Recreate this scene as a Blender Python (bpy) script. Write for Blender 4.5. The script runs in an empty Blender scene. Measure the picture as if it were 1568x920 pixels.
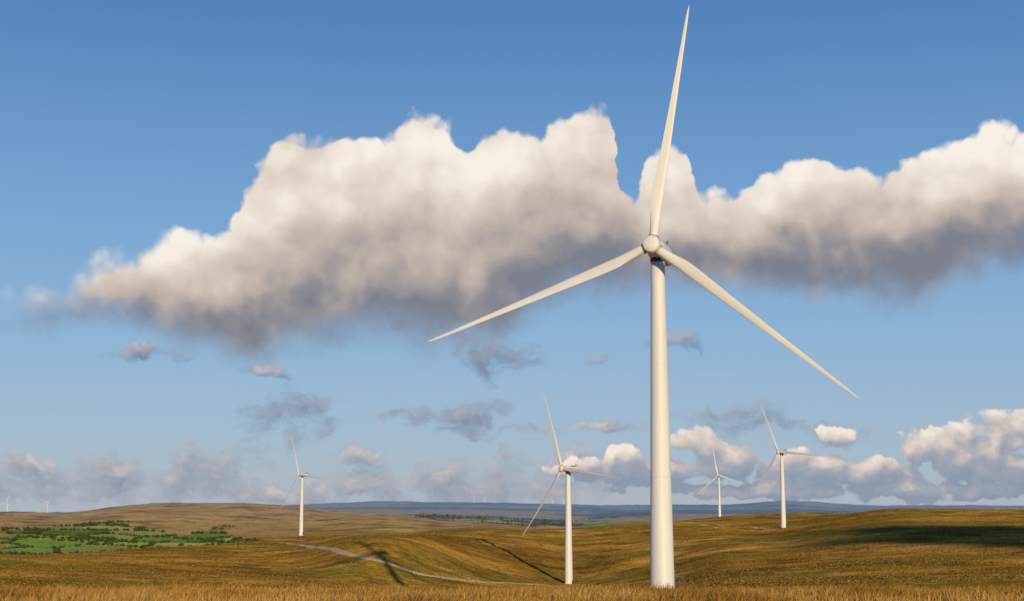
import bpy, math, random
import numpy as np
from mathutils import Vector, Matrix
random.seed(7); rng = np.random.default_rng(11)
scene = bpy.context.scene
scene.view_settings.view_transform = 'Standard'
scene.view_settings.look = 'None'
scene.view_settings.exposure = 0

# ------------------------------------------------------------------ image pixels to directions
F = 2200.0; PITCH = math.atan(320/2200); SP, CP = math.sin(PITCH), math.cos(PITCH)
def sight(X, Y):
    """tangent of bearing (east/north) and of elevation (up/north) of an image pixel, from the eye point"""
    d = F*CP - (460-Y)*SP
    return (X-784)/d, (F*SP + (460-Y)*CP)/d

cam = bpy.data.cameras.new("camera"); co = bpy.data.objects.new("camera", cam)
scene.collection.objects.link(co); scene.camera = co
cam.sensor_width = 36; cam.lens = F/1568*36; cam.clip_start = 0.5; cam.clip_end = 90000
co.rotation_euler = (math.pi/2 + PITCH, 0, 0)

SUN_AZ = math.radians(13.4); SUN_EL = math.radians(10.4)
sun_dir = Vector((math.sin(SUN_AZ)*math.cos(SUN_EL), -math.cos(SUN_AZ)*math.cos(SUN_EL), math.sin(SUN_EL)))
sl = bpy.data.lights.new("sun", 'SUN'); so = bpy.data.objects.new("sun", sl)
scene.collection.objects.link(so)
sl.energy = 4.3; sl.angle = math.radians(0.53); sl.color = (1.0, 0.79, 0.51)
so.rotation_euler = (-sun_dir).to_track_quat('-Z', 'Y').to_euler()

# ------------------------------------------------------------------ noise
def _h(ix, iy, seed):
    v = np.sin(ix*127.1 + iy*311.7 + seed*74.7)*43758.5453
    return v - np.floor(v)
def vnoise(x, y, seed=0):
    ix, iy = np.floor(x), np.floor(y); fx, fy = x-ix, y-iy
    fx = fx*fx*fx*(fx*(fx*6-15)+10); fy = fy*fy*fy*(fy*(fy*6-15)+10)
    a, b = _h(ix, iy, seed), _h(ix+1, iy, seed); c, d = _h(ix, iy+1, seed), _h(ix+1, iy+1, seed)
    return (a*(1-fx)+b*fx)*(1-fy) + (c*(1-fx)+d*fx)*fy
def fbm(x, y, seed=0, octv=4):
    s = 0; a = 0.5
    for i in range(octv):
        s = s + a*(vnoise(x, y, seed+i*3.1)-0.5)*2; x = x*2.03+17.3; y = y*2.03+5.1; a *= 0.5
    return s

# ------------------------------------------------------------------ terrain
FARR = [(9000,783),(14000,779),(19000,773),(30000,779)]
FARL = [(9000,789),(19000,786),(30000,787)]
COLS = {
 -500:[(300,905),(420,882),(600,856),(900,868),(1600,862),(2100,812),(3000,784),(4500,787)]+FARL,
 0:[(300,905),(400,885),(600,850),(750,853),(1000,866),(1500,864),(1850,850),(2150,808),(3000,783),(4500,788)]+FARL,
 100:[(300,905),(420,883),(700,846),(850,850),(1200,866),(1500,866),(1850,852),(2150,811),(3000,786),(4500,790)]+FARL,
 175:[(300,905),(420,884),(800,842),(980,848),(1350,864),(1550,862),(1850,850),(2150,811),(3200,774),(4500,783)]+FARL,
 250:[(300,905),(450,885),(900,838),(1100,844),(1500,860),(1900,846),(2200,812),(3200,769),(4500,777),(9000,784),(19000,781),(30000,782)],
 380:[(300,904),(450,890),(800,850),(1150,828),(1400,833),(1900,842),(2300,808),(3200,770),(4500,777),(9000,781),(19000,777),(30000,779)],
 461:[(300,904),(450,894),(600,874),(700,856),(900,840),(1530,818),(1750,822),(2100,822),(2600,796),(3400,776),(5000,783),(9000,779),(19000,773),(30000,779)],
 530:[(300,906),(450,899),(530,890),(580,872),(640,848),(700,834),(850,824),(1250,817),(1600,822),(2050,820),(2700,791),(3900,785),(9000,780),(19000,770),(30000,779)],
 590:[(300,907),(450,903),(545,898),(575,888),(612,852),(655,826),(710,818),(800,820),(1200,821),(1500,824),(2000,820),(2800,787),(4500,791),(9000,781),(19000,767),(30000,779)],
 650:[(300,908),(450,904),(560,898),(600,889),(650,862),(700,838),(780,822),(950,818),(1250,816),(1600,819),(2400,809),(2800,793),(4500,793),(9000,782),(19000,768),(30000,779)],
 735:[(300,908),(480,903),(640,894),(800,858),(1010,826),(1250,813),(1600,817),(2800,799),(4000,794),(5000,796),(9000,783),(19000,769),(30000,779)],
 871:[(300,910),(500,912),(795,898),(900,872),(1050,840),(1320,808),(1600,812),(3000,808),(4500,799),(6000,797),(9000,784),(19000,773),(30000,779)],
 1014:[(270,905),(400,906),(600,896),(800,862),(1050,828),(1380,796),(1700,799),(3000,802)]+FARR,
 1100:[(270,906),(400,897),(600,868),(900,835),(1300,806),(1650,791),(1900,791),(2270,790),(2700,794),(3500,798)]+FARR,
 1200:[(270,906),(400,892),(600,862),(850,836),(1225,809),(1700,784),(2000,785),(2300,787),(3500,798),(9000,783),(19000,767),(30000,779)],
 1350:[(270,905),(400,887),(600,850),(900,810),(1300,779),(1600,783),(3500,798)]+FARR,
 1568:[(270,905),(400,880),(600,842),(900,803),(1250,779),(1600,785),(3500,798)]+FARR,
 2100:[(270,905),(400,880),(600,842),(900,803),(1250,780),(1600,785),(3500,798)]+FARR,
}
LR = np.linspace(0, math.log(40000), 900)
pxs = sorted(COLS); col_az = []; col_z = []
for p in pxs:
    az = math.atan((p-784)/2225); D = [1, 20, 34, 46, 70, 110, 200]; Z = [-2.2, -2.2, -2.25, -2.58, -4.1, -6.6, -11.9]
    for d, y in COLS[p]:
        D.append(d); Z.append(sight(p, y)[1]*d)
    D.append(40000); Z.append(Z[-1])
    col_az.append(az); col_z.append(np.interp(LR, np.log(np.array(D)/math.cos(az)), Z))
AZG = np.linspace(col_az[0], col_az[-1], 420); col_z = np.array(col_z)
TAB = np.array([np.interp(AZG, col_az, col_z[:, k]) for k in range(len(LR))]).T
def gsm(a, sig, axis):
    n = int(sig*3)+1; k = np.exp(-0.5*(np.arange(-n, n+1)/sig)**2); k /= k.sum()
    pad = [(0, 0), (0, 0)]; pad[axis] = (n, n)
    return np.apply_along_axis(lambda m: np.convolve(m, k, 'valid'), axis, np.pad(a, pad, mode='edge'))
TAB = gsm(gsm(TAB, 3.2, 0), 2.6, 1)
def height(x, y):
    x = np.asarray(x, float); y = np.asarray(y, float)
    r = np.maximum(np.hypot(x, y), 1.0); az = np.arctan2(x, y)
    u = np.clip((az-AZG[0])/(AZG[-1]-AZG[0]), 0, 1)*(len(AZG)-1.001)
    v = np.clip(np.log(r)/LR[-1], 0, 1)*(len(LR)-1.001)
    i = u.astype(int); j = v.astype(int); fu = u-i; fv = v-j
    z = (TAB[i, j]*(1-fu)+TAB[i+1, j]*fu)*(1-fv) + (TAB[i, j+1]*(1-fu)+TAB[i+1, j+1]*fu)*fv
    w = np.clip((r-60)/300, 0, 1); wm = np.clip((r-650)/300, 0, 1)
    z = z + w*(fbm(x/90, y/90, 3, 5)*1.2 + fbm(x/14, y/14, 9, 3)*0.32) + wm*(fbm(x/170, y/240, 13, 4)*2.6 + fbm(x/38, y/38, 15, 3)*0.7)
    w2 = np.clip((r-1800)/1500, 0, 1)
    rid = 1-np.abs(fbm(x/330, y/520, 5, 4))*2.2
    z = z + w2*(fbm(x/420, y/420, 5, 4)*6 - np.clip(rid-0.55, 0, 1)*13)
    w3 = np.clip((r-7000)/7000, 0, 1); z = z + w3*(fbm(x/1900, y/2600, 8, 5)*36)
    z = z + (1-w)*fbm(x/3.5, y/3.5, 2, 3)*0.07
    return z
def hit(X, Y):
    """where the line of sight first meets the land"""
    U, V = sight(X, Y); D = np.exp(np.linspace(math.log(60), math.log(20000), 6000))
    d = height(U*D, D) - V*D; k = np.argmax(d > 0); return float(U*D[k]), float(D[k])

az = np.concatenate([np.radians(np.linspace(-180, -32, 60)[:-1]), np.radians(np.linspace(-32, -22, 80)[:-1]),
    np.radians(np.linspace(-22, 22, 1050)), np.radians(np.linspace(22, 32, 80)[1:]), np.radians(np.linspace(32, 180, 60)[1:-1])])
rr = np.concatenate([np.exp(np.linspace(0, math.log(250), 90))[:-1], np.exp(np.linspace(math.log(250), math.log(4200), 600))[:-1],
    np.exp(np.linspace(math.log(4200), math.log(38000), 130))])
A, R = np.meshgrid(az, rr, indexing='ij'); X = (np.sin(A)*R).ravel(); Y = (np.cos(A)*R).ravel(); Z = height(X, Y)
na, nr = len(az), len(rr)
def np_mesh(name, verts, faces, attrs=None, smooth=False, col=None):
    me = bpy.data.meshes.new(name); k = faces.shape[1]
    me.vertices.add(len(verts)); me.vertices.foreach_set("co", np.asarray(verts, np.float32).ravel())
    me.loops.add(faces.size); me.loops.foreach_set("vertex_index", faces.astype(np.int32).ravel())
    me.polygons.add(len(faces)); me.polygons.foreach_set("loop_start", (np.arange(len(faces))*k).astype(np.int32))
    me.polygons.foreach_set("loop_total", np.full(len(faces), k, np.int32))
    if smooth: me.polygons.foreach_set("use_smooth", np.ones(len(faces), bool))
    for n, v in (attrs or {}).items():
        a = me.attributes.new(n, 'FLOAT', 'POINT'); a.data.foreach_set("value", np.asarray(v, np.float32))
    me.update(calc_edges=True); me.validate()
    ob = bpy.data.objects.new(name, me); scene.collection.objects.link(ob); return ob
i, j = np.meshgrid(np.arange(na), np.arange(nr-1), indexing='ij'); i2 = (i+1) % na
faces = np.stack([i*nr+j, i2*nr+j, i2*nr+j+1, i*nr+j+1], -1).reshape(-1, 4)
# enclosed farmland: jittered lattice of fields
CELL = 84.0
def fieldcell(x, y):
    x = x+18*fbm(x/70, y/70, 25, 2); y = y+18*fbm(x/70, y/70, 26, 2)
    cx, cy = np.floor(x/CELL), np.floor(y/CELL); b1 = np.full(x.shape, 1e9); b2 = b1.copy(); idv = np.zeros(x.shape)
    for a in (-1, 0, 1):
        for b in (-1, 0, 1):
            gx, gy = cx+a, cy+b
            sx = (gx+0.15+0.7*_h(gx, gy, 21))*CELL; sy = (gy+0.15+0.7*_h(gx, gy, 22))*CELL
            d = np.hypot(x-sx, y-sy); idn = _h(gx, gy, 23); n = d < b1
            b2 = np.where(n, b1, np.minimum(b2, d)); idv = np.where(n, idn, idv); b1 = np.where(n, d, b1)
    return idv, (b2-b1)
def fieldmask(x, y):
    U = x/np.maximum(y, 1); px = 784+U*2225
    f = np.clip((px+5+60*fbm(y/300, x/300, 31))/30, 0, 1)*np.clip((395-px+80*fbm(y/250, x/250, 33))/20, 0, 1)
    lo = np.clip((y-1300)/100, 0, 1); up = np.clip((2290-np.maximum(px-200, 0)*0.45+270*fbm(x/110, y/500, 35)-y)/30, 0, 1)
    f1 = f*lo*up
    g = np.clip((px-690+90*fbm(y/400, x/400, 37))/40, 0, 1)*np.clip((965-px)/30, 0, 1)*np.clip((y-3200)/100, 0, 1)*np.clip((6300+700*fbm(x/200, y/400, 41)-y)/100, 0, 1)
    return np.maximum(f1, g*0.8)
def forestmask(x, y):
    U = x/np.maximum(y, 1); px = 784+U*2225; n = fbm(x/130, y/600, 51, 4)
    a = np.clip((px-600)/60, 0, 1)*np.clip((1000-px)/60, 0, 1)*np.clip((y-2900)/150, 0, 1)*np.clip((6500-y)/200, 0, 1)*np.clip((n+0.0)*12, 0, 1)
    b = (y > 5000)*(y < 24000)*np.clip((fbm(x/600, y/1800, 55, 4)-0.05)*10, 0, 1)
    return np.maximum(a, b*0.9)
fid, fed = fieldcell(X, Y); fm = fieldmask(X, Y); fo = forestmask(X, Y)
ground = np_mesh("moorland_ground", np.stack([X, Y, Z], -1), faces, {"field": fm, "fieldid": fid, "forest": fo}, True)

# ------------------------------------------------------------------ node helper
class NT:
    def __init__(s, tree): s.t = tree; s.n = tree.nodes; s.l = tree.links
    def node(s, typ, **k):
        n = s.n.new(typ)
        for a, v in k.items(): setattr(n, a, v)
        return n
    def put(s, sock, v):
        if isinstance(v, bpy.types.NodeSocket): s.l.new(v, sock)
        elif v is not None: sock.default_value = v
    def m(s, op, a, b=None, c=None, clamp=False):
        n = s.node('ShaderNodeMath', operation=op, use_clamp=clamp); s.put(n.inputs[0], a)
        if b is not None: s.put(n.inputs[1], b)
        if c is not None: s.put(n.inputs[2], c)
        return n.outputs[0]
    def v(s, op, a, b=None, c=None, out=0):
        n = s.node('ShaderNodeVectorMath', operation=op); s.put(n.inputs[0], a)
        if b is not None: s.put(n.inputs[1], b)
        if c is not None: s.put(n.inputs[2], c)
        return n.outputs['Value'] if op in ('LENGTH', 'DOT_PRODUCT', 'DISTANCE') else n.outputs[0]
    def scale(s, a, f):
        n = s.node('ShaderNodeVectorMath', operation='SCALE'); s.put(n.inputs[0], a); s.put(n.inputs['Scale'], f); return n.outputs[0]
    def noise(s, vec, sc, det=4, rough=0.5, col=False, dist=0.0):
        n = s.node('ShaderNodeTexNoise'); s.put(n.inputs['Vector'], vec); n.inputs['Scale'].default_value = sc
        n.inputs['Detail'].default_value = det; n.inputs['Roughness'].default_value = rough; n.inputs['Distortion'].default_value = dist
        return n.outputs['Color' if col else 'Fac']
    def noise2(s, vec, sc, det=4, rough=0.5, col=False):
        o = s.noise(vec, sc, det, rough, col); o.node.noise_dimensions = '2D'; return o
    def ss(s, x, a, b, lo=0.0, hi=1.0):
        n = s.node('ShaderNodeMapRange', interpolation_type='SMOOTHSTEP'); s.put(n.inputs[0], x)
        s.put(n.inputs[1], a); s.put(n.inputs[2], b); s.put(n.inputs[3], lo); s.put(n.inputs[4], hi); return n.outputs[0]
    def mix(s, f, a, b, bt='MIX'):
        n = s.node('ShaderNodeMix', data_type='RGBA', blend_type=bt); s.put(n.inputs[0], f); s.put(n.inputs[6], a); s.put(n.inputs[7], b); return n.outputs[2]
    def ramp(s, f, stops):
        n = s.node('ShaderNodeValToRGB'); s.put(n.inputs[0], f); e = n.color_ramp.elements
        while len(e) < len(stops): e.new(0.5)
        for k, (p, c) in enumerate(stops): e[k].position = p; e[k].color = (*c, 1)
        return n.outputs[0]
    def curve(s, f, pts):
        n = s.node('ShaderNodeFloatCurve'); s.put(n.inputs['Value'], f); c = n.mapping.curves[0]
        while len(c.points) < len(pts): c.points.new(0.5, 0.5)
        for k, (x, y) in enumerate(pts): c.points[k].location = (x, y); c.points[k].handle_type = 'AUTO_CLAMPED'
        n.mapping.update(); return n.outputs[0]
    def sep(s, v):
        n = s.node('ShaderNodeSeparateXYZ'); s.put(n.inputs[0], v); return n.outputs
    def comb(s, x, y, z=0.0):
        n = s.node('ShaderNodeCombineXYZ'); s.put(n.inputs[0], x); s.put(n.inputs[1], y); s.put(n.inputs[2], z); return n.outputs[0]
def material(name):
    m = bpy.data.materials.new(name); m.use_nodes = True; T = NT(m.node_tree); b = m.node_tree.nodes['Principled BSDF']; return m, T, b
def attr(T, n): a = T.node('ShaderNodeAttribute'); a.attribute_name = n; return a.outputs['Fac']
def sunward_normal(T, pos, nrm, a, b, bias):
    # sward or loose stone: noisy shading normals, leaned sunward to brighten the ground
    tn = T.v('SUBTRACT', T.noise(pos, 1.4, 3, 0.7, col=True), (0.5, 0.5, 0.5)); tn2 = T.v('SUBTRACT', T.noise(pos, 0.16, 3, 0.6, col=True), (0.5, 0.5, 0.5))
    return T.v('NORMALIZE', T.v('ADD', T.v('ADD', T.v('MULTIPLY', tn, (a, a, 0.5)), T.v('MULTIPLY', tn2, (b, b, 0.3))), T.v('ADD', nrm, (0.08, -bias, 0.0))))

# ------------------------------------------------------------------ materials
gm, T, bs = material("moorland")
gn = T.node('ShaderNodeNewGeometry'); pos = gn.outputs['Position']; nrm = gn.outputs['Normal']
n1 = T.noise(pos, 0.006, 6, 0.6); n2 = T.noise(pos, 0.035, 6, 0.65); n3 = T.noise(pos, 0.35, 5, 0.7); n4 = T.noise(T.v('ADD', pos, (310., 90., 0.)), 0.009, 5, 0.55)
mixv = T.m('ADD', T.m('MULTIPLY', n1, 0.5), T.m('ADD', T.m('MULTIPLY', n2, 0.40), T.m('MULTIPLY', n3, 0.25)))
c = T.ramp(mixv, [(0.45, (0.12, 0.062, 0.012)), (0.52, (0.26, 0.138, 0.024)), (0.59, (0.42, 0.225, 0.038)), (0.69, (0.56, 0.34, 0.085))])
c = T.mix(T.ss(n4, 0.46, 0.58, 0, 0.85), c, T.mix(T.ss(n3, 0.3, 0.7), (0.085, 0.078, 0.010, 1), (0.28, 0.225, 0.034, 1)))
c = T.mix(T.ss(T.noise(pos, 0.03, 7, 0.72), 0.49, 0.62, 0, 0.75), c, (0.10, 0.055, 0.014, 1))
dist = T.v('LENGTH', pos)
c = T.mix(T.ss(dist, 1700., 2600., 0, 0.8), c, T.ramp(T.noise(pos, 0.012, 7, 0.68), [(0.36, (0.13, 0.08, 0.025)), (0.46, (0.34, 0.21, 0.07)), (0.56, (0.48, 0.33, 0.13)), (0.66, (0.21, 0.19, 0.05))]))
fc = T.ramp(attr(T, "fieldid"), [(0.0, (0.05, 0.11, 0.014)), (0.3, (0.13, 0.25, 0.03)), (0.6, (0.26, 0.36, 0.055)), (0.85, (0.40, 0.35, 0.10)), (1.0, (0.09, 0.17, 0.025))])
fc = T.mix(0.25, fc, T.ramp(n2, [(0.3, (0.05, 0.09, 0.012)), (0.7, (0.34, 0.36, 0.07))]))
c = T.mix(attr(T, "field"), c, fc)
c = T.mix(attr(T, "forest"), c, (0.045, 0.06, 0.025, 1))
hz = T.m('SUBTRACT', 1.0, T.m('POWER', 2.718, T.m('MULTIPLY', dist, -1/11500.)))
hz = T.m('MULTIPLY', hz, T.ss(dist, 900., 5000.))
c = T.mix(hz, c, (0.20, 0.335, 0.52, 1))  # aerial haze painted into the base colour, bluer with distance
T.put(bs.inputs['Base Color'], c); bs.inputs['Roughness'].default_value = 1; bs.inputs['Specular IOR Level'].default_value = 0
T.put(bs.inputs['Normal'], sunward_normal(T, pos, nrm, 2.2, 1.6, 0.40))
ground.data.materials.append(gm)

def simple(name, col, rough=0.6, var=0.0, sc=1.0, spec=0.3):
    m, T, b = material(name)
    if var:
        p = T.node('ShaderNodeTexCoord').outputs['Object']; n = T.noise(p, sc, 5, 0.6)
        T.put(b.inputs['Base Color'], T.mix(n, tuple(x*(1-var) for x in col)+(1,), tuple(min(1, x*(1+var)) for x in col)+(1,)))
    else: b.inputs['Base Color'].default_value = (*col, 1)
    b.inputs['Roughness'].default_value = rough; b.inputs['Specular IOR Level'].default_value = spec; return m
paint = bpy.data.materials.new("white_paint"); paint.use_nodes = True; T = NT(paint.node_tree); b = paint.node_tree.nodes['Principled BSDF']
p = T.node('ShaderNodeTexCoord').outputs['Object']
st = T.noise(T.v('MULTIPLY', p, (1.2, 1.2, 0.06)), 1.0, 4, 0.55)
T.put(b.inputs['Base Color'], T.ramp(st, [(0.3, (0.58, 0.575, 0.55)), (0.65, (0.65, 0.645, 0.62)), (1, (0.68, 0.675, 0.65))]))
b.inputs['Roughness'].default_value = 0.5; b.inputs['Specular IOR Level'].default_value = 0.3
dark = simple("dark_metal", (0.06, 0.06, 0.065), 0.5)
seam = simple("flange_grey", (0.57, 0.565, 0.545), 0.5)
gravel, T, b = material("gravel"); gn = T.node('ShaderNodeNewGeometry'); p = gn.outputs['Position']
T.put(b.inputs['Base Color'], T.ramp(T.noise(p, 0.5, 5, 0.6), [(0.3, (0.26, 0.18, 0.12)), (0.7, (0.50, 0.38, 0.26))])); b.inputs['Roughness'].default_value = 1; b.inputs['Specular IOR Level'].default_value = 0
T.put(b.inputs['Normal'], sunward_normal(T, p, gn.outputs['Normal'], 1.6, 0.5, 0.6))

# ------------------------------------------------------------------ wind turbines
def loft(name, rings, cap=True, mat=paint, smooth=True):
    n = len(rings[0]); V = [v for r in rings for v in r]; Fc = []
    for a in range(len(rings)-1):
        for k in range(n):
            Fc.append((a*n+k, a*n+(k+1) % n, (a+1)*n+(k+1) % n, (a+1)*n+k))
    if cap: Fc.append(tuple(range(n))[::-1]); Fc.append(tuple((len(rings)-1)*n+k for k in range(n)))
    me = bpy.data.meshes.new(name); me.from_pydata(V, [], Fc); me.update()
    for q in me.polygons: q.use_smooth = smooth and len(q.vertices) == 4
    me.materials.append(mat); return me
HUBH = 63.8
def circ(r, z, n=40, cx=0, cy=0): return [(cx+r*math.cos(2*math.pi*k/n), cy+r*math.sin(2*math.pi*k/n), z) for k in range(n)]
def rad(z): t = max(0, z)/62.0; return 2.26*(1-t)+1.32*t
tower_me = loft("tower", [circ(rad(z), z, 64) for z in [-5, 0]+list(range(3, 62, 6))+[62.0]])
def flange_mesh():
    V = []; Fc = []
    for z in (0.25, 21.0, 42.0, 61.7):
        w = 0.08; r = rad(z); b0 = len(V); n = 64; e = 0.015 if z > 1 else 0.16
        for (rad_, zz) in ((r-0.02, z-w), (r+e, z-w), (r+e, z+w), (r-0.02, z+w)): V += circ(rad_, zz, n)
        for a in range(3):
            for k in range(n): Fc.append((b0+a*n+k, b0+a*n+(k+1) % n, b0+(a+1)*n+(k+1) % n, b0+(a+1)*n+k))
    me = bpy.data.meshes.new("flanges"); me.from_pydata(V, [], Fc); me.update(); me.materials.append(seam); return me
flange_me = flange_mesh()
def box(V, Fc, c, s):
    b0 = len(V)
    for dx in (-1, 1):
        for dy in (-1, 1):
            for dz in (-1, 1): V.append((c[0]+dx*s[0], c[1]+dy*s[1], c[2]+dz*s[2]))
    for f in ((0, 1, 3, 2), (4, 6, 7, 5), (0, 4, 5, 1), (2, 3, 7, 6), (0, 2, 6, 4), (1, 5, 7, 3)): Fc.append(tuple(b0+q for q in f))
def door_mesh():
    V = []; Fc = []; box(V, Fc, (rad(2)+0.0, 0, 2.9), (0.1, 0.5, 1.1)); box(V, Fc, (rad(1)+0.8, 0, 1.6), (0.9, 0.6, 0.06))
    for s in range(7): box(V, Fc, (rad(1)+1.9+s*0.28, 0, 1.4-s*0.22), (0.14, 0.6, 0.04))
    for sy in (-0.6, 0.6):
        for sx in (0.1, 1.6): box(V, Fc, (rad(1)+sx, sy*0.97, 1.6), (0.03, 0.03, 1.1))
        box(V, Fc, (rad(1)+0.85, sy*0.97, 2.7), (0.8, 0.03, 0.03))
    me = bpy.data.meshes.new("door_and_steps"); me.from_pydata(V, [], Fc); me.update(); me.materials.append(dark); return me
door_me = door_mesh()
def sq(w, h, y, zc=0, n=32, e=4.0):
    o = []
    for k in range(n):
        t = 2*math.pi*k/n; c_, s_ = math.cos(t), math.sin(t)
        o.append((w*abs(c_)**(2/e)*(1 if c_ > 0 else -1), y, zc+h*abs(s_)**(2/e)*(1 if s_ > 0 else -1)))
    return o
nac_me = loft("nacelle", [sq(1.1, 1.1, -3.3, 0), sq(1.35, 1.35, -2.7, 0.0), sq(1.6, 1.6, -1.5, 0.05), sq(1.7, 1.75, 1.5, 0.1), sq(1.7, 1.75, 5.0, 0.1), sq(1.6, 1.6, 6.6, 0.15), sq(1.2, 1.2, 7.2, 0.25)])
def nac_fit():
    V = []; Fc = []
    box(V, Fc, (0.6, 6.1, 2.35), (0.07, 0.07, 0.9)); box(V, Fc, (-0.6, 6.1, 2.3), (0.07, 0.07, 0.8)); box(V, Fc, (0, 6.1, 2.9), (0.75, 0.05, 0.05))
    box(V, Fc, (0.6, 6.1, 3.3), (0.18, 0.06, 0.12)); box(V, Fc, (-0.6, 6.1, 3.15), (0.14, 0.14, 0.14)); box(V, Fc, (0, 3.6, 2.0), (0.9, 1.1, 0.25)); box(V, Fc, (0, 5.3, 2.1), (0.25, 0.25, 0.4))
    for zz in (-0.5, -0.2, 0.1, 0.4): box(V, Fc, (1.7, 4.6, zz), (0.05, 0.8, 0.07)); box(V, Fc, (-1.7, 4.6, zz), (0.05, 0.8, 0.07))
    me = bpy.data.meshes.new("nacelle_fittings"); me.from_pydata(V, [], Fc); me.update(); me.materials.append(dark); return me
nacfit_me = nac_fit()
yaw_me = loft("yaw_bearing", [circ(1.36, -2.2), circ(1.42, -2.1), circ(1.42, -1.4)], mat=dark)
def ycirc(r, y, n=40): return [(r*math.cos(2*math.pi*k/n), y, r*math.sin(2*math.pi*k/n)) for k in range(n)]
hub_me = loft("spinner", [ycirc(r, y) for r, y in ((1.25, 1.3), (1.5, 1.2), (1.66, 0.6), (1.7, -0.2), (1.66, -1.0), (1.56, -1.4), (1.35, -1.6), (0.7, -1.72), (0.2, -1.75))])
root_me = loft("blade_bearing", [[(r*math.cos(2*math.pi*k/28), r*math.sin(2*math.pi*k/28), z) for k in range(28)] for r, z in ((0.9, 1.45), (1.0, 1.55), (1.0, 1.85), (0.9, 1.9))], mat=simple("bearing_grey", (0.32, 0.31, 0.29), 0.6))
def blade_mesh():
    rings = []; L = 47.6; n = 32
    st = [(0.9, 1.75, 1.0), (2.4, 1.75, 1.0), (3.6, 1.78, 0.88), (5.5, 2.0, 0.62), (7.5, 2.25, 0.45), (9.5, 2.3, 0.36), (13, 2.1, 0.30), (18, 1.78, 0.26), (24, 1.46, 0.22), (30, 1.16, 0.2), (36, 0.88, 0.18), (42, 0.62, 0.17), (45.2, 0.44, 0.16), (46.8, 0.25, 0.15), (47.6, 0.07, 0.15)]
    rs = np.linspace(0, 1, 60)**0.9*(L-0.9)+0.9; S = np.array(st)
    for r in rs:
        ch = np.interp(r, S[:, 0], S[:, 1]); th = np.interp(r, S[:, 0], S[:, 2]); rnd = np.clip((7-r)/4.5, 0, 1)
        tw = math.radians(14*math.exp(-((r-4)/15)) if r > 4 else 14)+math.radians(8); ax = 0.5*rnd+0.3*(1-rnd)
        o = []
        for k in range(n):
            t = 2*math.pi*k/n; xc = 0.5-0.5*math.cos(t)   # 0 leading edge, 1 trailing edge
            yt = 5*th*(0.2969*math.sqrt(max(xc, 0))-0.126*xc-0.3516*xc**2+0.2843*xc**3-0.1036*xc**4)
            ya = yt if t < math.pi else -yt*0.75
            yc = 0.5*math.sin(t)*th
            xx = (xc-ax)*ch; yy = (rnd*yc+(1-rnd)*ya)*ch
            cx, sx = math.cos(tw), math.sin(tw)
            o.append((-(xx*cx+yy*sx), -xx*sx+yy*cx - 1.0*(r/L)**2.2, r))
        rings.append(o)
    return loft("blade", rings)
blade_me = blade_mesh()
def child(name, me, parent, mtx=None):
    o = bpy.data.objects.new(name, me); scene.collection.objects.link(o); o.parent = parent
    if mtx is not None: o.matrix_local = mtx
    return o
def turbine(X, Yb, D, yaw, theta, over=5.2):
    U, V = sight(X, Yb); x = U*D; e = bpy.data.objects.new("wind_turbine", None); scene.collection.objects.link(e)
    e.empty_display_size = 5; z = V*D; g = float(height(x, D))
    e.location = (x, D, min(z, g+0.5) if D < 5000 else g); e.rotation_euler = (0, 0, -math.radians(yaw))
    child("tower", tower_me, e); child("flanges", flange_me, e); child("door_and_steps", door_me, e, Matrix.Rotation(math.radians(20), 4, 'Z'))
    N = Matrix.Translation((0, 0, HUBH)) @ Matrix.Rotation(math.radians(-4), 4, 'X')
    child("nacelle", nac_me, e, N); child("nacelle_fittings", nacfit_me, e, N); child("yaw_bearing", yaw_me, e, Matrix.Translation((0, 0, HUBH)))
    H = N @ Matrix.Translation((0, -over+0.6, 0)); child("spinner", hub_me, e, H)
    for k in range(3):
        th = math.radians(theta+120*k); M = H @ Matrix.Rotation(math.pi/2-th, 4, 'Y')
        child("blade_%d" % (k+1), blade_me, e, M); child("blade_bearing_%d" % (k+1), root_me, e, M)
    return e
turbine(1014.5, 905, 270.4, 18, 81.0)
turbine(461, 818, 1536, 47, 113)
turbine(871, 899, 795, 49, 112)
turbine(1200, 809, 1224, 46, 114)
turbine(1102, 789.5, 2270, 28, 101)
turbine(72, 786, 6400, 30, 40)
turbine(11, 785, 6400, 30, 75)
for X_, D_, th_ in ((727, 18500, 30), (742, 18700, 80), (806, 19000, 55), (846, 18800, 95), (863, 19200, 20)):
    turbine(X_, 779.5, D_, 25, th_)

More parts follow.
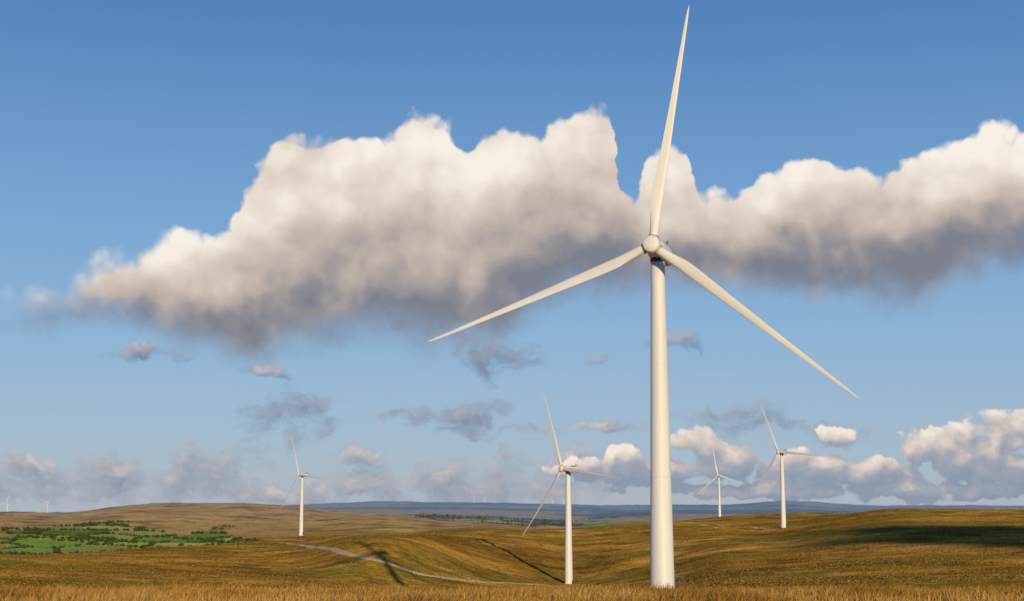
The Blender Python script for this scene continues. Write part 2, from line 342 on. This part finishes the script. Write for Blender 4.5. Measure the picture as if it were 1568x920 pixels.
# ------------------------------------------------------------------ gravel track
def ribbon(name, pts, width, lift=0.25, mat=gravel):
    P = np.array([hit(*p) for p in pts]); t = np.zeros(len(P)); t[1:] = np.cumsum(np.hypot(*(P[1:]-P[:-1]).T))
    n = max(8, int(t[-1]/2.5)); tt = np.linspace(0, t[-1], n); xs = np.interp(tt, t, P[:, 0]); ys = np.interp(tt, t, P[:, 1])
    k = np.ones(15)/15; xs = np.convolve(np.pad(xs, 7, 'edge'), k, 'valid'); ys = np.convolve(np.pad(ys, 7, 'edge'), k, 'valid')
    dx, dy = np.gradient(xs), np.gradient(ys); l = np.hypot(dx, dy)+1e-6; nx, ny = -dy/l, dx/l; W = 6
    ww = width*(0.75+0.5*vnoise(tt/9, tt*0, 4)); V = []
    for q in range(W+1):
        s = (q/W-0.5)*ww; vx, vy = xs+nx*s, ys+ny*s; e = -0.4 if q in (0, W) else 0
        V.append(np.stack([vx, vy, height(vx, vy)+lift+e], -1))
    V = np.stack(V, 1).reshape(-1, 3); a, b_ = np.meshgrid(np.arange(n-1), np.arange(W), indexing='ij'); m = W+1
    f = np.stack([a*m+b_, (a+1)*m+b_, (a+1)*m+b_+1, a*m+b_+1], -1).reshape(-1, 4)
    v0, v1, v2 = V[f[0, 0]], V[f[0, 1]], V[f[0, 3]]
    if np.cross(v1-v0, v2-v0)[2] < 0: f = f[:, ::-1].copy()
    o = np_mesh(name, V, f, None, True); o.data.materials.append(mat)
ribbon("gravel_track", [(866, 896.5), (820, 894.5), (770, 892), (710, 888), (650, 880), (600, 869), (560, 856), (530, 848), (513, 842), (495, 838), (462, 834), (430, 830)], 4.0)
ribbon("gravel_track", [(1195, 810), (1160, 808), (1120, 806), (1090, 808)], 5.0)
ribbon("gravel_track", [(418, 826), (432, 826), (470, 827)], 7.0)

# ------------------------------------------------------------------ foreground grass
def grass(name, n, dmin, dmax, hmin, hmax, w, mat):
    D = np.sqrt(rng.uniform(dmin**2, dmax**2, n)); U = rng.uniform(-0.52, 0.52, n); x = U*D; y = D
    x += rng.normal(0, .05, n); cl = fbm(x/1.1, y/1.1, 61, 3); keep = rng.uniform(-0.9, 0.6, n) < cl+0.25; x, y, cl = x[keep], y[keep], cl[keep]; n = len(x)
    z = height(x, y)-0.03; h = rng.uniform(hmin, hmax, n)*(1+0.8*cl); a = rng.uniform(0, 2*math.pi, n)
    lean = rng.normal(0, 0.28, (n, 2))*h[:, None]+np.array([0.16, 0.02])*h[:, None]; ww = w*rng.uniform(0.6, 1.3, n)
    c_, s_ = np.cos(a)*ww/2, np.sin(a)*ww/2
    p0 = np.stack([x-c_, y-s_, z], -1); p1 = np.stack([x+c_, y+s_, z], -1)
    mx, my = x+lean[:, 0]*0.35, y+lean[:, 1]*0.35
    p2 = np.stack([mx+c_*.8, my+s_*.8, z+h*0.6], -1); p3 = np.stack([mx-c_*.8, my-s_*.8, z+h*0.6], -1)
    tx, ty = x+lean[:, 0], y+lean[:, 1]; p4 = np.stack([tx+c_*.2, ty+s_*.2, z+h], -1); p5 = np.stack([tx-c_*.2, ty-s_*.2, z+h], -1)
    V = np.stack([p0, p1, p2, p3, p4, p5], 1).reshape(-1, 3); b0 = np.arange(n)*6
    f = np.concatenate([np.stack([b0, b0+1, b0+2, b0+3], -1), np.stack([b0+3, b0+2, b0+4, b0+5], -1)])
    tint = np.repeat(np.clip(rng.uniform(0, 1, n)*0.5+0.7*vnoise(x/2.6, y/3.5, 71)-0.12, 0, 1), 6)
    o = np_mesh(name, V, f, {"tint": tint}); o.data.materials.append(mat); return o
grm = bpy.data.materials.new("dry_grass"); grm.use_nodes = True; T = NT(grm.node_tree); T.n.remove(T.n['Principled BSDF'])
cc = T.ramp(attr(T, "tint"), [(0.0, (0.13, 0.075, 0.016)), (0.35, (0.34, 0.18, 0.040)), (0.7, (0.52, 0.30, 0.075)), (1.0, (0.64, 0.43, 0.15))])
d1 = T.node('ShaderNodeBsdfDiffuse'); T.put(d1.inputs[0], cc); d2 = T.node('ShaderNodeBsdfTranslucent'); T.put(d2.inputs[0], cc)
ms = T.node('ShaderNodeMixShader'); ms.inputs[0].default_value = 0.25; T.l.new(d1.outputs[0], ms.inputs[1]); T.l.new(d2.outputs[0], ms.inputs[2])
T.l.new(ms.outputs[0], T.n['Material Output'].inputs['Surface'])
grass("moor_grass", 200000, 30, 66, 0.10, 0.30, 0.020, grm)
def tussocks(n):
    D = np.exp(rng.uniform(math.log(330), math.log(1500), n)); U = rng.uniform(-0.42, 0.42, n); x, y = U*D, D
    cl = fbm(x/16, y/16, 81, 4); k = cl > rng.uniform(-0.45, 0.35, n); x, y, D = x[k], y[k], D[k]; n = len(x)
    z = height(x, y); s = rng.uniform(0.15, 0.36, n)*(0.8+D/1500); m = 5; a0 = rng.uniform(0, 6.28, n); P = []
    for q in range(m):
        a = a0+q*2*math.pi/m; P.append(np.stack([x+np.cos(a)*s*0.8, y+np.sin(a)*s*0.8, z-0.1], -1))
    for q in range(m):
        a = a0+(q+.5)*2*math.pi/m; P.append(np.stack([x+np.cos(a)*s*(.7+.4*_h(x, y, q)), y+np.sin(a)*s*.8, z+s*(.5+.6*_h(y, x, q))], -1))
    P.append(np.stack([x, y, z+s*.45], -1)); V = np.stack(P, 1).reshape(-1, 3); b0 = np.arange(n)*11; f = []
    for q in range(m):
        q2 = (q+1) % m; f.append(np.stack([b0+q, b0+q2, b0+m+q], -1)); f.append(np.stack([b0+q2, b0+m+q2, b0+m+q], -1)); f.append(np.stack([b0+m+q, b0+m+q2, b0+10], -1))
    tint = np.repeat(np.clip(rng.uniform(0, .42, n)+.12*vnoise(x/30, y/30, 71), 0, 1), 11)
    o = np_mesh("grass_tussocks", V, np.concatenate(f), {"tint": tint}); o.data.materials.append(grm)
tussocks(50000)

# ------------------------------------------------------------------ distant trees
leaf = bpy.data.materials.new("foliage"); leaf.use_nodes = True; T = NT(leaf.node_tree); b = leaf.node_tree.nodes['Principled BSDF']
T.put(b.inputs['Base Color'], T.ramp(attr(T, "tint"), [(0, (0.03, 0.042, 0.018)), (0.6, (0.06, 0.08, 0.028)), (1, (0.10, 0.11, 0.04))])); b.inputs['Roughness'].default_value = 1; b.inputs['Specular IOR Level'].default_value = 0
def trees(name, x, y, hgt, conifer=False, m=26):
    n = len(x); z = height(x, y); P = []; tt = []
    for q in range(m):
        u = rng.normal(0, 1, (n, 3)); u /= np.linalg.norm(u, axis=1)[:, None]; rr_ = rng.uniform(0.5, 1, n)**0.5
        if conifer:
            hh = rng.uniform(0.1, 1, n); c0 = np.stack([x+u[:, 0]*hgt*.2*(1.02-hh), y+u[:, 1]*hgt*.2*(1.02-hh), z+hh*hgt], -1); sz = hgt*0.16
        else:
            c0 = np.stack([x+u[:, 0]*rr_*hgt*.5, y+u[:, 1]*rr_*hgt*.5, z+hgt*.52+u[:, 2]*rr_*hgt*.38], -1); sz = hgt*0.2
        e1 = rng.normal(0, 1, (n, 3)); e1 /= np.linalg.norm(e1, axis=1)[:, None]; e2 = np.cross(e1, u); s = (sz*rng.uniform(.6, 1.3, n))[:, None]
        P += [c0-e1*s, c0+e2*s, c0+e1*s, c0-e2*s]; tt += [rng.uniform(0, 1, n)]*4
    for (dx, dy) in ((-.03, 0), (.03, 0)): P.append(np.stack([x+dx*hgt, y, z-.5], -1))
    for (dx, dy) in ((.02, 0), (-.02, 0)): P.append(np.stack([x+dx*hgt, y, z+.6*hgt], -1))
    tt += [np.zeros(n)]*4; k = (m+1)*4
    V = np.stack(P, 1).reshape(-1, 3); b0 = (np.arange(n)*k)[:, None]+np.arange(m+1)[None]*4; b0 = b0.ravel()
    o = np_mesh(name, V, np.stack([b0, b0+1, b0+2, b0+3], -1), {"tint": np.stack(tt, 1).ravel()}); o.data.materials.append(leaf)
x = rng.uniform(-850, -320, 70000); y = rng.uniform(1650, 2450, 70000)
idv, ed = fieldcell(x, y); fmk = fieldmask(x, y)
hd = (ed < 3.3) & (fbm(x/60, y/60, 93, 2) > -0.22); wood = (fbm(x/60, y/60, 91, 3) > 0.32)
k = (fmk > 0.3) & ((hd & (rng.uniform(0, 1, len(x)) < 0.8)) | (wood & (rng.uniform(0, 1, len(x)) < 0.30)))
trees("hedgerow_trees", x[k], y[k], rng.uniform(1.8, 4.8, k.sum()), m=22)
x = rng.uniform(-350, 450, 9000); y = rng.uniform(3100, 6000, 9000); k = forestmask(x, y) > 0.6
trees("conifer_plantation", x[k][:700], y[k][:700], rng.uniform(5, 9, k.sum())[:700], True, 10)

# ------------------------------------------------------------------ world: sky + clouds
w = bpy.data.worlds.new("World"); scene.world = w; w.use_nodes = True; T = NT(w.node_tree); bg = w.node_tree.nodes['Background']; bg.inputs[1].default_value = 0.1
d = T.node('ShaderNodeTexCoord').outputs['Generated']; dx, dy, dz = T.sep(d)[:3]
ym = T.m('MAXIMUM', dy, 0.05); P = T.comb(T.m('DIVIDE', dx, ym), T.m('DIVIDE', dz, ym))
TOP = [(-60,480),(0,455),(40,434),(75,416),(105,402),(150,382),(190,364),(230,349),(280,338),(325,346),(350,332),(366,302),(382,262),(400,240),(440,210),(490,192),(540,186),(590,196),(620,186),(660,178),(692,188),(712,210),(732,188),(760,172),(800,184),(830,172),(870,162),(912,152),(934,164),(942,205),(948,255),(960,278),(976,266),(990,228),(1013,208),(1038,214),(1056,242),(1068,274),(1100,284),(1140,270),(1180,243),(1220,226),(1260,232),(1300,254),(1345,248),(1372,222),(1410,205),(1450,212),(1490,198),(1530,186),(1568,190),(1660,190)]
BOT = [(-60,490),(0,500),(50,504),(100,502),(160,496),(210,503),(250,521),(300,534),(380,541),(450,530),(520,524),(600,525),(680,532),(740,522),(800,504),(850,484),(900,470),(960,463),(1010,454),(1050,444),(1150,444),(1200,446),(1300,438),(1400,438),(1450,428),(1480,412),(1520,396),(1568,388),(1660,376)]
def smoothed(L, sig):
    xs = np.arange(-60, 1661, 20.0); ys = np.interp(xs, [a for a, _ in L], [b_ for _, b_ in L]); n = int(3*sig/20)
    k = np.exp(-.5*(np.arange(-n, n+1)*20/sig)**2); k /= k.sum(); ys = np.convolve(np.pad(ys, n, 'edge'), k, 'valid')
    return list(zip(xs[::2], ys[::2]))
TOPS = smoothed(TOP, 65)
def cpts(L): 
    o = []
    for X_, Y_ in L: U, V = sight(X_, Y_); o.append(((U+0.42)/0.84, V/0.4))
    return [(max(0, min(1, a)), b_) for a, b_ in o]
def group(name):
    g = bpy.data.node_groups.new(name, 'ShaderNodeTree'); g.interface.new_socket('P', in_out='INPUT', socket_type='NodeSocketVector')
    G = NT(g); gi = g.nodes.new('NodeGroupInput'); go = g.nodes.new('NodeGroupOutput'); return g, G, gi.outputs[0], go
def voro(G, vec, sc, det=2):
    n = G.node('ShaderNodeTexVoronoi', feature='F1', voronoi_dimensions='2D'); G.put(n.inputs['Vector'], vec); n.inputs['Scale'].default_value = sc
    n.inputs['Detail'].default_value = det; n.inputs['Roughness'].default_value = 0.45; n.inputs['Lacunarity'].default_value = 2.1
    return n.outputs['Distance']
g, G, gp, go = group("cumulus_bank")
for s_ in ('alpha', 'H', 'rel'): g.interface.new_socket(s_, in_out='OUTPUT', socket_type='NodeSocketFloat')
w1 = G.scale(G.v('SUBTRACT', G.noise2(gp, 13, 2, 0.5, col=True), (0.5, 0.5, 0.5)), 0.012)
w2 = G.scale(G.v('SUBTRACT', G.noise2(gp, 70, 4, 0.55, col=True), (0.5, 0.5, 0.5)), 0.007)
pw = G.v('ADD', gp, G.v('ADD', w1, w2)); ux, vy, _ = G.sep(pw)[:3]
uu = G.m('DIVIDE', G.m('ADD', ux, 0.42), 0.84, clamp=True)
top = G.m('MULTIPLY', G.curve(uu, cpts(TOP)), 0.4); bot = G.m('MULTIPLY', G.curve(uu, cpts(BOT)), 0.4); tops = G.m('MULTIPLY', G.curve(uu, cpts(TOPS)), 0.4)
vb = voro(G, pw, 22, 2); fb = G.noise2(pw, 11, 5, 0.5)
dt = G.m('SUBTRACT', top, vy); db = G.m('SUBTRACT', vy, bot)
bil = G.m('SUBTRACT', 0.42, vb)
st_ = G.m('ADD', dt, G.m('ADD', G.m('MULTIPLY', bil, 0.026), G.m('MULTIPLY', G.m('SUBTRACT', fb, 0.5), 0.014)))
sb_ = G.m('ADD', db, G.m('MULTIPLY', G.m('SUBTRACT', G.noise2(pw, 9, 6, 0.6), 0.5), 0.06))
left = G.ss(ux, -0.34, -0.17, 0.024, 0.0055)
al = G.m('MULTIPLY', G.ss(st_, -0.0025, left), G.ss(sb_, -0.012, 0.026))
th = G.m('MAXIMUM', G.m('SUBTRACT', tops, bot), 0.02)
H = G.m('ADD', G.m('MULTIPLY', bil, 0.45), G.m('ADD', G.m('MULTIPLY', G.m('SUBTRACT', fb, 0.5), 1.1), G.m('MULTIPLY', G.ss(G.m('SUBTRACT', tops, vy), -0.02, 0.06), 0.45)))
G.put(go.inputs['alpha'], al); G.put(go.inputs['H'], H); G.put(go.inputs['rel'], G.m('DIVIDE', db, th))
def call(T, g, vec): n = T.node('ShaderNodeGroup'); n.node_tree = g; T.put(n.inputs[0], vec); return n.outputs
A1 = call(T, g, P); A2 = call(T, g, T.v('ADD', P, (-0.010, 0.016, 0.0)))
emb = T.m('SUBTRACT', A1['H'], A2['H'])
sh1 = T.m('ADD', T.ss(A1['rel'], 0.04, 0.92, -0.04, 0.88), T.m('MULTIPLY', emb, 0.55))
sh1 = T.m('ADD', sh1, T.m('MULTIPLY', T.m('SUBTRACT', T.noise2(P, 5.5, 3, 0.42), 0.5), 0.6), clamp=True)
c1 = T.ramp(sh1, [(0.0, (0.205, 0.215, 0.265)), (0.15, (0.295, 0.28, 0.30)), (0.36, (0.50, 0.425, 0.385)), (0.64, (0.70, 0.60, 0.53)), (1.0, (0.95, 0.87, 0.78))])  # sunlit tops and shaded undersides painted into the cloud colour

def ellipses(name, L, nsc, namp, stretch, a0, a1, vor, wa):
    g, G, gp, go = group(name)
    for s_ in ('alpha', 'H'): g.interface.new_socket(s_, in_out='OUTPUT', socket_type='NodeSocketFloat')
    wv = G.scale(G.v('SUBTRACT', G.noise2(gp, 26, 4, 0.6, col=True), (0.5, 0.5, 0.5)), wa); pw = G.v('ADD', gp, wv); cur = None
    for X_, Y_, rx, ry in L:
        U, V = sight(X_, Y_); sx, sy = 2190./rx, 2190./ry
        l = G.v('LENGTH', G.v('MULTIPLY_ADD', pw, (sx, sy, 0.0), (-U*sx, -V*sy, 0.0)))
        cur = l if cur is None else G.m('MINIMUM', cur, l)
    e = G.m('SUBTRACT', 1.0, cur); ps = G.v('MULTIPLY', pw, (1.0, stretch, 1.0))
    nz = G.m('SUBTRACT', G.noise2(ps, nsc, 7, 0.62), 0.5); s = G.m('ADD', G.m('MINIMUM', e, 0.7), G.m('MULTIPLY', nz, namp))
    if vor: s = G.m('ADD', s, G.m('MULTIPLY', G.m('SUBTRACT', 0.42, voro(G, ps, nsc*1.2, 2)), vor))
    G.put(go.inputs['alpha'], G.ss(s, a0, a1)); G.put(go.inputs['H'], s); return g
gw = ellipses("scud_clouds", [(440,636,95,52),(420,566,50,12),(600,634,40,14),(700,632,110,34),(705,667,50,24),(815,656,60,12),(925,655,100,16),(745,540,90,40),(905,550,30,18),(215,540,100,18),(1030,524,50,18),(1130,640,120,32),(155,727,120,44),(50,746,160,30),(20,718,90,28),(300,728,125,54),(350,700,75,38),(545,697,45,18),(560,745,170,46),(690,738,150,40),(250,752,280,28),(840,712,140,34),(790,740,220,46),(430,752,240,26),(1280,665,75,26)], 34, 2.1, 1.7, 0.08, 1.0, 0, 0.028)
B1 = call(T, gw, P); B2 = call(T, gw, T.v('ADD', P, (-0.003, 0.008, 0.0)))
Pv = T.sep(P)
sh2 = T.m('ADD', T.m('MULTIPLY', T.m('SUBTRACT', B1['H'], B2['H']), 0.36), T.ss(Pv[1], 0.075, 0.03, 0.20, 0.46), clamp=True)
c2 = T.ramp(sh2, [(0.0, (0.13, 0.18, 0.28)), (0.35, (0.25, 0.29, 0.38)), (0.65, (0.44, 0.425, 0.46)), (1.0, (0.70, 0.62, 0.59))])  # light and shade of the scud put into its colour from the relief
gb = ellipses("horizon_cumulus", [(1080,682,60,32),(1110,700,75,42),(950,704,45,24),(880,712,60,18),(1010,725,150,26),(1240,710,100,26),(1290,665,44,24),(1300,725,180,30),(1405,692,48,38),(1470,690,80,48),(1545,662,75,44),(1520,710,130,42),(1640,680,90,60),(1160,748,260,18),(1450,750,250,24)], 28, 1.05, 1.15, 0.0, 0.2, 0.7, 0.016)
C1 = call(T, gb, P); C2 = call(T, gb, T.v('ADD', P, (-0.004, 0.008, 0.0)))
lowv = T.ss(Pv[1], 0.012, 0.05, -0.36, 0.04)
sh3 = T.m('ADD', T.m('ADD', T.m('MULTIPLY', T.m('SUBTRACT', C1['H'], C2['H']), 0.62), 0.45), lowv, clamp=True)
c3 = T.ramp(sh3, [(0.0, (0.25, 0.31, 0.40)), (0.35, (0.36, 0.38, 0.44)), (0.6, (0.60, 0.52, 0.49)), (1.0, (0.90, 0.81, 0.71))])  # lit and shaded sides of the low cumulus painted by this ramp
sky = T.node('ShaderNodeTexSky'); sky.sky_type = 'NISHITA'; sky.sun_disc = False; sky.sun_elevation = SUN_EL; sky.sun_rotation = math.pi-SUN_AZ
sky.altitude = 300; sky.air_density = 1.0; sky.dust_density = 0.5; sky.ozone_density = 3.0
clear = T.scale(T.ramp(dz, [(0.0, (0.42, 0.50, 0.60)), (0.04, (0.365, 0.48, 0.62)), (0.12, (0.27, 0.45, 0.68)), (0.20, (0.185, 0.375, 0.65)), (0.33, (0.085, 0.225, 0.51)), (0.55, (0.045, 0.14, 0.40)), (1.0, (0.035, 0.10, 0.33))]), 10.0)
base = T.mix(0.85, sky.outputs[0], clear)
sc10 = lambda c_: T.scale(c_, 10.0)
lowband = T.ss(Pv[1], 0.002, 0.04, 0.6, 0.0)
c0 = T.mix(lowband, base, (4.2, 4.5, 5.1, 1))
c0 = T.mix(T.m('MULTIPLY', B1['alpha'], 0.9), c0, sc10(c2))
c0 = T.mix(T.m('MULTIPLY', C1['alpha'], 0.95), c0, sc10(c3))
c0 = T.mix(A1['alpha'], c0, sc10(c1))
bg2 = T.node('ShaderNodeBackground'); bg2.inputs[1].default_value = 0.1; T.put(bg2.inputs[0], c0)
T.put(bg.inputs[0], base)
# the cloud field fills the northern sky, fading out to the sides, overhead and below the horizon
win = T.m('MULTIPLY', T.ss(dy, 0.78, 0.88), T.m('MULTIPLY', T.ss(dz, -0.03, -0.01), T.ss(dz, 0.42, 0.36)))
mx = T.node('ShaderNodeMixShader'); T.put(mx.inputs[0], win); T.l.new(bg.outputs[0], mx.inputs[1]); T.l.new(bg2.outputs[0], mx.inputs[2])
T.l.new(mx.outputs[0], w.node_tree.nodes['World Output'].inputs['Surface'])

# ------------------------------------------------------------------ a low cloud up-sun, whose shadow crosses the right-hand slope
cm = simple("cloud_white", (0.8, 0.8, 0.8), 1, 0, 1, 0)
import bmesh
bm = bmesh.new(); L = 600/math.tan(SUN_EL)
for q in range(34):
    s = random.uniform(0.5, 1.0); M = Matrix.Translation((random.uniform(-52, 70), random.uniform(-80, 80), random.uniform(-44, 36))) @ Matrix.Diagonal((34*s, 42*s, 16*s, 1))
    bmesh.ops.create_icosphere(bm, subdivisions=3, radius=1, matrix=M)
for v in bm.verts:
    v.co += Vector((math.sin(v.co.y*.13+v.co.z*.2), math.sin(v.co.x*.11), math.sin(v.co.x*.17+v.co.y*.09)))*4
me = bpy.data.meshes.new("cloud"); bm.to_mesh(me); bm.free(); me.materials.append(cm)
cl = bpy.data.objects.new("cloud", me); scene.collection.objects.link(cl)
cl.location = (255+L*math.sin(SUN_AZ), 700-L*math.cos(SUN_AZ), 600-15)
